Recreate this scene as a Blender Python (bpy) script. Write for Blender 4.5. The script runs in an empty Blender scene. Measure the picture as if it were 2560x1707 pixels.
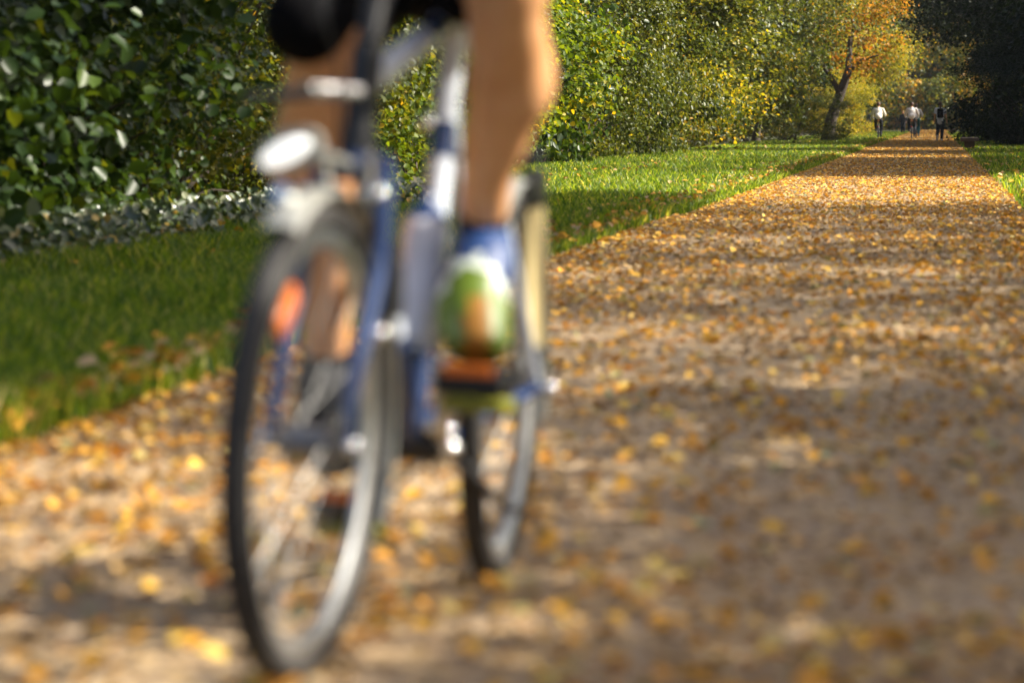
import bpy, bmesh, math, random
import numpy as np
from mathutils import Vector, Matrix
R = math.radians
rng = np.random.default_rng(7); random.seed(7)
S = bpy.context.scene
COL = S.collection

# ------------------------------------------------------------------ camera
H = 0.80; FPX = 7652.0; YAW = R(7.89); PITCH = R(4.08)
cd = bpy.data.cameras.new("camera"); cam = bpy.data.objects.new("camera", cd); COL.objects.link(cam)
cam.location = (0, 0, H); cam.rotation_euler = (R(90) - PITCH, 0, YAW)
cd.sensor_width = 36; cd.lens = 36 * FPX / 2560; cd.clip_start = .1; cd.clip_end = 3000
cd.dof.use_dof = True; cd.dof.focus_distance = 48; cd.dof.aperture_fstop = 3.15
S.camera = cam
# ------------------------------------------------------------------ light
SUN_AZ, SUN_EL = R(84), R(40)          # azimuth from the path direction towards the right
W = bpy.data.worlds.new("World"); S.world = W; W.use_nodes = True
nt = W.node_tree; bg = nt.nodes["Background"]; sky = nt.nodes.new("ShaderNodeTexSky")
sky.sky_type = 'NISHITA'; sky.sun_disc = False; sky.sun_elevation = SUN_EL; sky.sun_rotation = SUN_AZ; sky.dust_density = 5; sky.ozone_density = .3; sky.air_density = .8
nt.links.new(sky.outputs[0], bg.inputs[0]); bg.inputs[1].default_value = .09
ld = bpy.data.lights.new("sun", 'SUN'); ld.energy = 5; ld.angle = R(.53); ld.color = (1, .93, .8)
sun = bpy.data.objects.new("sun", ld); COL.objects.link(sun)
sv = Vector((math.cos(SUN_EL) * math.sin(SUN_AZ), math.cos(SUN_EL) * math.cos(SUN_AZ), math.sin(SUN_EL)))
sun.rotation_euler = sv.to_track_quat('Z', 'Y').to_euler(); sun.location = (30, 20, 40)
vs = S.view_settings; vs.view_transform = 'Standard'; vs.look = 'None'; vs.gamma = 1; vs.exposure = 1.28
cy = S.cycles; cy.max_bounces = 6; cy.diffuse_bounces = 3; cy.glossy_bounces = 3; cy.transmission_bounces = 4
cy.transparent_max_bounces = 6; cy.use_denoising = True; cy.caustics_reflective = False; cy.caustics_refractive = False
cy.sample_clamp_indirect = 6

# ------------------------------------------------------------------ helpers
M_CAM = Matrix.Rotation(YAW, 4, 'Z') @ Matrix.Rotation(R(90) - PITCH, 4, 'X')
FWD = Vector((-math.sin(YAW), math.cos(YAW), 0)); RGT = Vector((math.cos(YAW), math.sin(YAW), 0))
def at(x, y, d):
    """point d metres ahead of the camera (measured level) seen at photo pixel x, y"""
    r = M_CAM @ Vector(((x - 1280) / FPX, -(y - 853.5) / FPX, -1))
    return Vector((0, 0, H)) + r * (d / r.dot(FWD))
def onground(x, y):
    r = M_CAM @ Vector(((x - 1280) / FPX, -(y - 853.5) / FPX, -1))
    return Vector((0, 0, H)) + r * (H / -r.z)

def tag(o, label=None, cat=None, group=None, kind=None):
    if label: o['label'] = label
    if cat: o['category'] = cat
    if group: o['group'] = group
    if kind: o['kind'] = kind
    return o
def empty(name, loc, label, cat, group=None, rot=(0, 0, 0)):
    o = bpy.data.objects.new(name, None); COL.objects.link(o); o.location = loc; o.rotation_euler = rot
    o.empty_display_size = .1
    return tag(o, label, cat, group)

def mat(name, col=None, rough=.6, metal=0, spec=.5, coat=0, ramp=None, scale=None, bump=0, emis=None, detail=6, stretch=None):
    m = bpy.data.materials.new(name); m.use_nodes = True; n = m.node_tree.nodes; l = m.node_tree.links
    b = n["Principled BSDF"]; b.inputs["Roughness"].default_value = rough; b.inputs["Metallic"].default_value = metal
    b.inputs["Specular IOR Level"].default_value = spec; b.inputs["Coat Weight"].default_value = coat
    if col: b.inputs["Base Color"].default_value = (*col, 1)
    if emis: b.inputs["Emission Color"].default_value = (*emis[0], 1); b.inputs["Emission Strength"].default_value = emis[1]
    if scale:
        tc = n.new("ShaderNodeTexCoord"); no = n.new("ShaderNodeTexNoise"); no.inputs["Scale"].default_value = scale
        no.inputs["Detail"].default_value = detail; no.inputs["Roughness"].default_value = .65
        src = tc.outputs["Object"]
        if stretch:
            mp = n.new("ShaderNodeMapping"); mp.inputs["Scale"].default_value = stretch
            l.new(src, mp.inputs[0]); src = mp.outputs[0]
        l.new(src, no.inputs["Vector"])
        if ramp is None and col:
            ramp = [(.3, tuple(c * .8 for c in col)), (.7, tuple(min(1, c * 1.15) for c in col))]
        cr = mkramp(n, ramp); l.new(no.outputs[0], cr.inputs[0]); l.new(cr.outputs[0], b.inputs["Base Color"])
        if bump:
            bp = n.new("ShaderNodeBump"); bp.inputs["Strength"].default_value = bump; bp.inputs["Distance"].default_value = .02
            l.new(no.outputs[0], bp.inputs["Height"]); l.new(bp.outputs[0], b.inputs["Normal"])
    return m
def mkramp(n, ramp):
    cr = n.new("ShaderNodeValToRGB"); e = cr.color_ramp.elements
    while len(e) < len(ramp): e.new(.5)
    for k, (p, c) in enumerate(ramp): e[k].position = p; e[k].color = (*c, 1)
    return cr
def leafmat(name, ramp, rough=.38, trans=.4, spec=.5, boost=1.3):
    """leaf colour varies leaf by leaf through the attribute v; leaves pass light"""
    m = bpy.data.materials.new(name); m.use_nodes = True; n = m.node_tree.nodes; l = m.node_tree.links
    b = n["Principled BSDF"]; b.inputs["Roughness"].default_value = rough; b.inputs["Specular IOR Level"].default_value = spec
    a = n.new("ShaderNodeAttribute"); a.attribute_name = "v"; cr = mkramp(n, ramp)
    l.new(a.outputs["Fac"], cr.inputs[0]); l.new(cr.outputs[0], b.inputs["Base Color"])
    t = n.new("ShaderNodeBsdfTranslucent"); g = n.new("ShaderNodeMixRGB"); g.blend_type = 'MULTIPLY'; g.inputs[0].default_value = 1
    l.new(cr.outputs[0], g.inputs[1]); g.inputs[2].default_value = (1.35 * boost, 1.15 * boost, .45 * boost, 1); l.new(g.outputs[0], t.inputs[0])
    mx = n.new("ShaderNodeMixShader"); mx.inputs[0].default_value = trans
    l.new(b.outputs[0], mx.inputs[1]); l.new(t.outputs[0], mx.inputs[2]); l.new(mx.outputs[0], n["Material Output"].inputs[0])
    return m

class MB:
    """collects quads/triangles, builds ONE mesh"""
    def __init__(s): s.v = []; s.f = []; s.m = []
    def add(s, vs, fs, mi=0):
        o = len(s.v); s.v.extend([tuple(p) for p in vs]); s.f.extend([tuple(i + o for i in f) for f in fs]); s.m.extend([mi] * len(fs))
    def tube(s, pts, rad, seg=10, mi=0, cap=True, flat=1.0, up=None):
        pts = [Vector(p) for p in pts]
        if not hasattr(rad, '__len__'): rad = [rad] * len(pts)
        t0 = (pts[1] - pts[0]).normalized()
        a = Vector(up) if up else (Vector((0, 0, 1)) if abs(t0.z) < .9 else Vector((1, 0, 0)))
        vs = []
        for i, p in enumerate(pts):
            t = (pts[min(i + 1, len(pts) - 1)] - pts[max(i - 1, 0)]).normalized()
            a = (a - t * a.dot(t)).normalized(); b = t.cross(a)
            for k in range(seg):
                w = 2 * math.pi * k / seg
                vs.append(p + a * (math.cos(w) * rad[i] * flat) + b * (math.sin(w) * rad[i]))
        fs = [(i * seg + k, i * seg + (k + 1) % seg, (i + 1) * seg + (k + 1) % seg, (i + 1) * seg + k) for i in range(len(pts) - 1) for k in range(seg)]
        if cap: fs += [tuple(range(seg - 1, -1, -1)), tuple((len(pts) - 1) * seg + k for k in range(seg))]
        s.add(vs, fs, mi)
    def box(s, c, d, mi=0, rot=None, bev=0):
        bm = bmesh.new(); bmesh.ops.create_cube(bm, size=1); bmesh.ops.scale(bm, vec=d, verts=bm.verts)
        if bev: bmesh.ops.bevel(bm, geom=bm.edges[:], offset=bev, segments=2, affect='EDGES', profile=.5)
        if rot: bmesh.ops.rotate(bm, verts=bm.verts, matrix=Matrix.Rotation(rot[0], 3, rot[1]))
        bmesh.ops.translate(bm, vec=c, verts=bm.verts); bm.verts.index_update()
        s.add([v.co[:] for v in bm.verts], [[v.index for v in f.verts] for f in bm.faces], mi); bm.free()
    def ball(s, c, r, mi=0, seg=14, rings=9, rot=None):
        if not hasattr(r, '__len__'): r = (r, r, r)
        vs = []; c = Vector(c)
        for i in range(rings + 1):
            th = math.pi * i / rings
            for k in range(seg):
                w = 2 * math.pi * k / seg
                q = Vector((math.sin(th) * math.cos(w) * r[0], math.sin(th) * math.sin(w) * r[1], math.cos(th) * r[2]))
                if rot: q = rot @ q
                vs.append(c + q)
        fs = [(i * seg + k, (i + 1) * seg + k, (i + 1) * seg + (k + 1) % seg, i * seg + (k + 1) % seg) for i in range(rings) for k in range(seg)]
        s.add(vs, fs, mi)
    def ring(s, c, Rr, prof, a0=0, a1=360, seg=72, mi=0, ax='y'):
        """sweep a profile [(radial, axial)] round the axle (y)"""
        full = abs(a1 - a0) >= 360; n = seg if full else seg + 1; vs = []; k = len(prof)
        for i in range(n):
            w = R(a0 + (a1 - a0) * i / seg)
            for (pr, pa) in prof:
                rr = Rr + pr; vs.append((c[0] + rr * math.cos(w), c[1] + pa, c[2] + rr * math.sin(w)))
        fs = []
        for i in range(seg):
            j = (i + 1) % n
            for q in range(k): fs.append((i * k + q, i * k + (q + 1) % k, j * k + (q + 1) % k, j * k + q))
        if not full: fs += [tuple(range(k)), tuple((n - 1) * k + q for q in range(k - 1, -1, -1))]
        s.add(vs, fs, mi)
    def build(s, name, mats, parent=None, smooth=True, off=None):
        me = bpy.data.meshes.new(name)
        vv = s.v if off is None else [(p[0] - off[0], p[1] - off[1], p[2] - off[2]) for p in s.v]
        me.from_pydata(vv, [], s.f)
        for m in (mats if isinstance(mats, (list, tuple)) else [mats]): me.materials.append(m)
        me.polygons.foreach_set("material_index", s.m)
        if smooth: me.polygons.foreach_set("use_smooth", [True] * len(me.polygons))
        me.update(); bmf = bmesh.new(); bmf.from_mesh(me); bmesh.ops.recalc_face_normals(bmf, faces=bmf.faces); bmf.to_mesh(me); bmf.free()
        if smooth:
            try: me.set_sharp_from_angle(angle=R(50))
            except Exception: pass
        o = bpy.data.objects.new(name, me); COL.objects.link(o)
        if parent: o.parent = parent
        return o

def np_mesh(name, V, F, mats, attr=None, mi=None):
    """V (n,3), F (m,k) arrays -> mesh data"""
    me = bpy.data.meshes.new(name); k = F.shape[1]
    me.vertices.add(len(V)); me.vertices.foreach_set("co", V.astype(np.float32).ravel())
    me.loops.add(F.size); me.loops.foreach_set("vertex_index", F.astype(np.int32).ravel())
    me.polygons.add(len(F)); me.polygons.foreach_set("loop_start", np.arange(0, F.size, k, dtype=np.int32))
    if attr is not None:
        a = me.attributes.new("v", 'FLOAT', 'POINT'); a.data.foreach_set("value", attr.astype(np.float32))
    for m in mats: me.materials.append(m)
    if mi is not None: me.polygons.foreach_set("material_index", mi.astype(np.int32))
    me.update(calc_edges=True)
    return me
def link(name, me, parent=None, loc=(0, 0, 0)):
    o = bpy.data.objects.new(name, me); COL.objects.link(o); o.parent = parent; o.location = loc
    return o
def unit(a): return a / np.maximum(np.linalg.norm(a, axis=1, keepdims=True), 1e-9)
def leaves(P, N, size, width=.42, fold=.12, v=None, jag=False, droop=None):
    """one folded six-point leaf at each point P with normal N"""
    n = len(P); N = unit(N); r = rng.normal(size=(n, 3))
    if droop is not None: r = r + droop
    D = unit(r - N * np.sum(r * N, 1, keepdims=True)); B = np.cross(N, D); s = size.reshape(-1, 1)
    L = [(0, 0, 0), (1, 0, -.08), (.28, width * .85, fold), (.68, width * .8, fold * .8), (.28, -width * .85, fold), (.68, -width * .8, fold * .8)]
    V = np.stack([P + s * (D * (a - .5) + B * b + N * c) for a, b, c in L], 1).reshape(-1, 3)
    q = np.array([[0, 1, 3, 2], [0, 4, 5, 1]]); F = (q[None] + (np.arange(n) * 6)[:, None, None]).reshape(-1, 4)
    if v is None: v = rng.random(n)
    return V, F, np.repeat(v, 6)

# ------------------------------------------------------------------ materials
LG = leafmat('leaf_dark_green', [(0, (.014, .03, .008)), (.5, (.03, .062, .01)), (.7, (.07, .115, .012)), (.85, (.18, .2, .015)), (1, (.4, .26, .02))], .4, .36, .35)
LD = leafmat('leaf_shade_dark', [(0, (.005, .011, .003)), (.7, (.012, .024, .005)), (.95, (.035, .05, .008)), (1, (.14, .11, .015))], .5, .25, .2)  # near-black: deep shade of the right-hand trees put into the leaf colour
LB = leafmat('leaf_bright_green', [(0, (.035, .07, .008)), (.45, (.085, .14, .01)), (.75, (.15, .2, .012)), (.9, (.3, .28, .015)), (1, (.55, .36, .02))], .48, .52, .3)
LO = leafmat('leaf_olive', [(0, (.025, .045, .008)), (.4, (.06, .085, .012)), (.7, (.12, .14, .016)), (.88, (.27, .24, .02)), (1, (.45, .26, .03))], .42, .44, .35)
LY = leafmat('leaf_yellow', [(0, (.08, .11, .01)), (.4, (.18, .21, .015)), (.7, (.38, .33, .015)), (1, (.62, .38, .02))], .45, .5, .3)
LR = leafmat('leaf_orange', [(0, (.06, .08, .012)), (.4, (.13, .13, .018)), (.65, (.33, .19, .025)), (.9, (.5, .2, .03)), (1, (.6, .4, .04))], .45, .5, .3)
GLOSS = leafmat('leaf_glossy', [(0, (.03, .055, .025)), (.55, (.08, .12, .05)), (.8, (.16, .2, .11)), (.93, (.3, .3, .18)), (1, (.5, .33, .04))], .3, .25, .7)
BARK = mat('bark', rough=.9, ramp=[(.3, (.03, .022, .016)), (.6, (.08, .062, .045)), (.8, (.13, .11, .085))], scale=9, bump=.6, stretch=(3, 3, .6))
GRASSM = leafmat('grass_blade', [(0, (.03, .075, .01)), (.5, (.09, .17, .015)), (.9, (.24, .31, .03)), (1, (.45, .4, .14))], .45, .55, .4, 1.7)
LITTER = leafmat('fallen_leaf', [(0, (.12, .07, .035)), (.12, (.26, .16, .08)), (.28, (.38, .27, .15)), (.45, (.46, .34, .19)), (.62, (.5, .31, .11)), (.7, (.6, .27, .03)), (.85, (.72, .38, .03)), (.95, (.7, .48, .1)), (1, (.16, .2, .12))], .6, .12, .3, 1)

# ------------------------------------------------------------------ ground
def sheet(name, xs, ys, z, m, kind='structure', wob=0):
    X, Y = np.meshgrid(xs, ys, indexing='ij'); nx, ny = X.shape
    X = X.copy()
    if wob:
        w = wob * (np.sin(Y * 1.7) + .6 * np.sin(Y * 4.1 + 1) + .4 * np.sin(Y * .6)) / 2
        X[0] += w[0]; X[-1] -= w[-1] * .8
    V = np.stack([X.ravel(), Y.ravel(), np.full(X.size, z)], 1)
    i, j = np.meshgrid(np.arange(nx - 1), np.arange(ny - 1), indexing='ij'); a = (i * ny + j).ravel()
    F = np.stack([a, a + ny, a + ny + 1, a + 1], 1)
    return tag(link(name, np_mesh(name, V, F, [m])), kind=kind)
SOIL = mat('soil', rough=.95, ramp=[(.3, (.03, .035, .012)), (.5, (.05, .06, .018)), (.7, (.1, .075, .035))], scale=3, bump=.3)
sheet('ground', np.linspace(-900, 900, 13), np.linspace(-300, 1800, 15), 0, SOIL)
# gravel path under the litter: fine voronoi flecks over noise
PATH = bpy.data.materials.new('leafy_gravel'); PATH.use_nodes = True
n = PATH.node_tree.nodes; l = PATH.node_tree.links; b = n["Principled BSDF"]; b.inputs["Roughness"].default_value = .85
tc = n.new("ShaderNodeTexCoord"); vo = n.new("ShaderNodeTexVoronoi"); vo.inputs["Scale"].default_value = 34; vo.inputs["Randomness"].default_value = 1
wn = n.new("ShaderNodeTexNoise"); wn.inputs["Scale"].default_value = 40; wn.inputs["Detail"].default_value = 3
wm = n.new("ShaderNodeMixRGB"); wm.blend_type = 'ADD'; wm.inputs[0].default_value = .03
l.new(tc.outputs["Object"], wn.inputs["Vector"]); l.new(tc.outputs["Object"], wm.inputs[1]); l.new(wn.outputs["Color"], wm.inputs[2]); l.new(wm.outputs[0], vo.inputs["Vector"])
sp = n.new("ShaderNodeSeparateColor"); l.new(vo.outputs["Color"], sp.inputs[0])
cr = mkramp(n, [(0, (.16, .1, .06)), (.25, (.3, .21, .13)), (.5, (.42, .31, .2)), (.75, (.46, .32, .15)), (.92, (.54, .32, .08)), (1, (.34, .29, .21))])
l.new(sp.outputs[0], cr.inputs[0])
n2 = n.new("ShaderNodeTexNoise"); n2.inputs["Scale"].default_value = 1.1; n2.inputs["Detail"].default_value = 5; l.new(tc.outputs["Object"], n2.inputs["Vector"])
c2 = mkramp(n, [(.35, (.43, .32, .2)), (.65, (.32, .21, .12))]); l.new(n2.outputs[0], c2.inputs[0])
mx = n.new("ShaderNodeMixRGB"); mx.inputs[0].default_value = .5; l.new(c2.outputs[0], mx.inputs[1]); l.new(cr.outputs[0], mx.inputs[2]); l.new(mx.outputs[0], b.inputs["Base Color"])
bp = n.new("ShaderNodeBump"); bp.inputs["Strength"].default_value = .5; bp.inputs["Distance"].default_value = .02; l.new(vo.outputs["Distance"], bp.inputs["Height"]); l.new(bp.outputs[0], b.inputs["Normal"])
PL, PR = -2.25, .82
sheet('path', np.array([PL, -1, 0, PR]), np.linspace(-6, 420, 1400), .004, PATH, wob=.14)

# ------------------------------------------------------------------ fallen leaves (uncountable)
def pick_depth(n, d0, d1, p=1.0):
    """more pieces near, fewer far"""
    u = rng.random(n)
    if p == 1: return d0 * (d1 / d0) ** u
    e = 1 - p; return (d0 ** e + u * (d1 ** e - d0 ** e)) ** (1 / e)
def drift(X, Y): return .5 + .22 * np.sin(X * 2.3 + np.sin(Y * .7) * 1.5) + .2 * np.sin(Y * 1.9 + X * 3.1) + .14 * np.sin(Y * 4.7 - X * 5.3) + .1 * np.sin(X * 9 + Y * 7)
nL = 190000
Y = pick_depth(nL, 2.5, 330, 1.0)
X = PL - .04 + (PR - PL + .16) * rng.random(nL)
edge = rng.random(nL) < .14
X[edge] = np.where(rng.random(edge.sum()) < .75, PL + np.clip(rng.normal(size=edge.sum()) * .26, -.16, 1), PR + rng.normal(size=edge.sum()) * .2)
dr = drift(X, Y); cover = np.clip(.27 + .02 * (Y - 5), .27, .85) * (.45 + 1.1 * dr) + edge * .25
keep = (X > -np.tan(R(19)) * Y - 1.5) & (rng.random(nL) < cover); X = X[keep]; Y = Y[keep]; k = len(X)
N = np.stack([rng.normal(size=k) * .3, rng.normal(size=k) * .3, np.ones(k)], 1)
v = rng.random(k); v = np.where(rng.random(k) < .28, v * .66, v); whole = v > .66
sz = np.where(whole, .024 + .028 * rng.random(k), .014 + .018 * rng.random(k)) + .00035 * Y
P = np.stack([X, Y, .010 + .010 * rng.random(k) + sz * .1], 1)
V1, F1, A1 = leaves(P, N, sz, .45, .16, v)
# scattered leaves lying on the verges and along the hedge foot
k = 2600; Y = pick_depth(k, 7, 160, .8); side = rng.random(k) < .85
X = np.where(side, PL - np.abs(rng.normal(size=k)) * .011 * np.minimum(Y, 30), PR + np.abs(rng.normal(size=k)) * .8); far = rng.random(k) < .25; X = np.where(far & side, -5.0 + rng.normal(size=k) * .3, X)
P = np.stack([X, Y, .06 + .05 * rng.random(k)], 1); N = np.stack([rng.normal(size=k) * .4, rng.normal(size=k) * .4, np.ones(k)], 1)
V2, F2, A2 = leaves(P, N, .05 + .03 * rng.random(k), .45, .16, .4 + .5 * rng.random(k))
tag(link('fallen_leaves', np_mesh('fallen_leaves', np.vstack([V1, V2]), np.vstack([F1, F2 + len(V1)]), [LITTER], np.concatenate([A1, A2]))), kind='stuff')

# ------------------------------------------------------------------ grass
def grass(name, n_, x0, x1, d0, d1, p, hmin, hmax):
    Y = pick_depth(n_, d0, d1, p); X = x0 + (x1 - x0) * rng.random(n_)
    X = X + .1 * np.sin(Y * 1.7) * 0
    k = X > -np.tan(R(18.5)) * Y - 1; X = X[k]; Y = Y[k]; m = len(X)
    patch = .92 + .26 * np.sin(X * 2.1 + Y * .9) * np.sin(Y * 1.6 - X)
    h = (hmin + (hmax - hmin) * rng.random(m)) * patch; w = (.0035 + .003 * rng.random(m)) * (1 + .028 * Y)
    a = rng.random(m) * 6.283; dx, dy = np.cos(a), np.sin(a); b_ = rng.random(m) * 6.283; lean = h * (.2 + .6 * rng.random(m))
    bx, by = np.cos(b_) * lean, np.sin(b_) * lean
    P0 = np.stack([X - dx * w, Y - dy * w, np.zeros(m)], 1); P1 = np.stack([X + dx * w, Y + dy * w, np.zeros(m)], 1)
    P2 = np.stack([X + dx * w * .7 + bx * .4, Y + dy * w * .7 + by * .4, h * .65], 1); P3 = np.stack([X - dx * w * .7 + bx * .4, Y - dy * w * .7 + by * .4, h * .65], 1)
    P4 = np.stack([X + bx, Y + by, h * .95], 1); P5 = P4 + np.stack([dx * w * .15, dy * w * .15, np.zeros(m)], 1)
    V = np.stack([P0, P1, P2, P3, P4, P5], 1).reshape(-1, 3); q = np.array([[0, 1, 2, 3], [3, 2, 5, 4]])
    F = (q[None] + (np.arange(m) * 6)[:, None, None]).reshape(-1, 4)
    return V, F, np.repeat(rng.random(m), 6)
ga = grass('g', 360000, PL - 4.8, PL + .03, 4, 260, 1.15, .06, .15)
gb = grass('g', 120000, PR - .03, PR + 4.5, 2.5, 260, 1.1, .05, .14)
gc = grass('g', 9000, PL - .12, PL + .12, 26, 90, 1.2, .04, .1)
V = np.vstack([g[0] for g in (ga, gb, gc)]); o1 = len(ga[0]); o2 = o1 + len(gb[0])
tag(link('grass', np_mesh('grass', V, np.vstack([ga[1], gb[1] + o1, gc[1] + o2]), [GRASSM], np.concatenate([g[2] for g in (ga, gb, gc)]))), kind='stuff')
# glossy low plants at the hedge foot
k = 5200; Y = pick_depth(k, 12, 29, 1.2); X = -4.75 - .4 * np.abs(rng.normal(size=k)); Z = .04 + .24 * rng.random(k) ** 1.6
kp = rng.random(k) < .25 + .75 * (drift(X * 2, Y * 1.5) > .45); X, Y, Z = X[kp], Y[kp], Z[kp]; k = len(X)
P = np.stack([X, Y, Z], 1); N = np.stack([.4 + rng.normal(size=k) * .6, -.3 + rng.normal(size=k) * .6, .65 + 0 * X], 1)
V, F, A = leaves(P, N, (.05 + .035 * rng.random(k)) * (1 + .004 * Y), .36, .1)
tag(link('undergrowth', np_mesh('undergrowth', V, F, [GLOSS], A)), kind='stuff')

# ------------------------------------------------------------------ trees and shrubs
def crown_mesh(name, rx, ry, z0, z1, nclump, nleaf, size, m, sig=.22, width=.42, shape='bush', vbias=0, seed=1, lobes=34):
    g = np.random.default_rng(seed)
    zc = (z0 + z1) / 2; hz = (z1 - z0) / 2; nl_ = lobes
    ld_ = g.normal(size=(nl_, 3)); ld_ /= np.linalg.norm(ld_, axis=1, keepdims=True)
    if shape == 'bush': ld_[:, 2] = g.random(nl_) * 1.9 - 1; hxy = np.sqrt(np.clip(1 - (np.maximum(ld_[:, 2], 0)) ** 2, .05, 1)) / np.linalg.norm(ld_[:, :2], axis=1); ld_[:, 0] *= hxy; ld_[:, 1] *= hxy
    lr_ = (.26 + .2 * g.random(nl_)) * (1.1 if shape == 'bush' else 1.25)
    LC = ld_ * (.86 - lr_ * .55 + .2 * (g.random(nl_) - .5))[:, None]
    li = g.integers(0, nl_, nclump); cdir = g.normal(size=(nclump, 3)) + ld_[li] * .9; cdir /= np.linalg.norm(cdir, axis=1, keepdims=True)
    c = LC[li] + cdir * (lr_[li] * (.75 + .3 * g.random(nclump)))[:, None]
    C = np.stack([c[:, 0] * rx, c[:, 1] * ry, zc + c[:, 2] * hz], 1); C[:, 2] = np.maximum(C[:, 2], z0 + .05)
    idx = g.integers(0, nclump, nleaf); sgn = (sig * (.6 + .9 * g.random(nclump)))[idx][:, None]
    off = g.normal(size=(nleaf, 3)) * sgn * np.array([1, 1, .55]); P = C[idx] + off
    P[:, 2] = np.maximum(P[:, 2], .08 + .1 * g.random(nleaf))
    ctr = np.array([0, 0, zc]); out = unit(P - ctr)
    N = out * .45 + np.array([0, 0, .75]) + g.normal(size=(nleaf, 3)) * .55
    tone = np.clip(.26 * g.random(nclump) + .2 * g.random(nl_)[li], 0, 1)
    v = np.clip(.6 * g.random(nleaf) + tone[idx] + vbias, 0, 1)
    V, F, A = leaves(P, N, size * (.65 + .6 * g.random(nleaf)), width, .13, v, droop=np.array([0, 0, -.5]))
    return np_mesh(name, V, F, [m], A), C
def stems_mesh(name, C, n_, base_r, r0, zsplit, spread, seed=1, single=False):
    g = random.Random(seed); mb = MB(); idx = g.sample(range(len(C)), min(n_, len(C)))
    if single:
        top = Vector((g.uniform(-.3, .3), g.uniform(-.3, .3), zsplit))
        mb.tube([(0, 0, -.1), (.03, .02, .3), Vector((0, 0, 0)).lerp(top, .5) + Vector((.08, -.05, 0)), top], [r0 * 1.5, r0 * 1.05, r0 * .85, r0 * .7], 12)
    for i in idx:
        c = Vector(C[i])
        if single:
            s = top * g.uniform(.72, 1); m_ = s.lerp(c, .5) + Vector((0, 0, .3)); mb.tube([s, m_, c], [r0 * .35, r0 * .2, r0 * .05], 6)
        else:
            a = g.uniform(0, 6.283); s = Vector((math.cos(a) * spread, math.sin(a) * spread, -.05)); m_ = s.lerp(c, .5) + Vector((g.uniform(-.2, .2), g.uniform(-.2, .2), .15))
            mb.tube([s, s.lerp(m_, .5) + Vector((g.uniform(-.05, .05), 0, .05)), m_, c], [r0, r0 * .8, r0 * .55, r0 * .15], 6)
    o = mb.build(name, BARK); me = o.data; bpy.data.objects.remove(o); return me
PROTO = {}
def proto(key, *a, stem=None, **k):
    me, C = crown_mesh(key, *a, **k); PROTO[key] = (me, stems_mesh(key + '_wood', C, *stem[0], **stem[1]))
bush = lambda n_=26, r=.022: ((n_, 0, r, 0, .35), {'seed': 3})
tree = lambda n_=30, r=.14, z=4: ((n_, 0, r, z, 0), {'seed': 5, 'single': True})
proto('bush_a', 1.9, 2.2, .1, 3.6, 95, 13000, .112, LG, sig=.27, vbias=-.12, seed=11, stem=bush())
proto('bush_b', 1.8, 2.3, .1, 3.9, 130, 21000, .064, LO, sig=.2, vbias=-.06, seed=12, stem=bush())
proto('bush_c', 2.0, 2.6, .1, 4.2, 120, 20000, .08, LB, sig=.24, seed=13, stem=bush())
proto('tree_a', 3.2, 3.8, .4, 9.5, 330, 30000, .14, LO, sig=.42, seed=21, stem=tree())
proto('tree_b', 3.4, 4.0, .6, 10.5, 360, 30000, .15, LG, sig=.45, seed=22, stem=tree())
proto('tree_c', 3.6, 3.6, 2.9, 9.6, 260, 20000, .13, LB, sig=.5, seed=23, shape='ball', stem=tree(40, .16, 4.5))
def shade_crown(layers, thin=11500):
    """airy crown plus leaf layers slanted along the sun, shaped to shade chosen bands"""
    me, C = crown_mesh('crown', 3.3, 3.3, 3.2, 10.5, 380, thin, .11, LB, sig=.5, seed=24, shape='ball')
    g = np.random.default_rng(77); vs_, fs_, as_, o_ = [], [], [], 0
    for c0, c1, n_ in layers:
        x = -3.0 + 2.0 * g.random(n_); c = c0 + (c1 - c0) * g.random(n_); y = (g.random(n_) - .5) * 6.0 + g.normal(size=n_) * .2
        P = np.stack([x, y, c + .844 * (x + 7.3)], 1); N = g.normal(size=(n_, 3)) * .6 + np.array([0, 0, .7])
        V, F, A = leaves(P, N, .15 * (.65 + .6 * g.random(n_)), .42, .13, .6 * g.random(n_)); vs_.append(V); fs_.append(F + o_); as_.append(A); o_ += len(V)
    nv = len(me.vertices); b0 = np.empty(nv * 3, np.float32); me.vertices.foreach_get('co', b0); nf = len(me.polygons); l0 = np.empty(nf * 4, np.int32); me.loops.foreach_get('vertex_index', l0)
    a0 = np.empty(nv, np.float32); me.attributes['v'].data.foreach_get('value', a0)
    return np_mesh('crown', np.vstack([b0.reshape(-1, 3)] + vs_), np.vstack([l0.reshape(-1, 4)] + [f + nv for f in fs_]), [LB], np.concatenate([a0] + as_)), stems_mesh('shade_wood', C, 36, 0, .17, 5.0, 0, seed=5, single=True)
PROTO['shade'] = shade_crown([(2.05, 4.4, 20000)]); PROTO['shade_high'] = shade_crown([(2.05, 4.4, 20000), (5.25, 8.0, 10000)]); PROTO['shade_path'] = shade_crown([(-1.1, 2.15, 17000)]); PROTO['shade_low'] = shade_crown([(-2.6, .1, 6300), (-1, .45, 1900), (-.5, .75, 1300)], 900); PROTO['shade_near'] = shade_crown([(-1.2, 2.1, 13000)])
def plant(name, key, loc, label, cat, m=None, s=(1, 1, 1), rz=0, group=None, vb=None):
    root = empty(name, (loc[0], loc[1], 0), label, cat, group); root.rotation_euler.z = rz; root.scale = s
    wood = 'stems' if cat == 'shrub' else 'trunk'
    a = link(wood, PROTO[key][1], root); c = link('crown', PROTO[key][0], root)
    if m: c.material_slots[0].link = 'OBJECT'; c.material_slots[0].material = m
    return root
G = 'shrubs of the hedge along the left verge'
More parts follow.
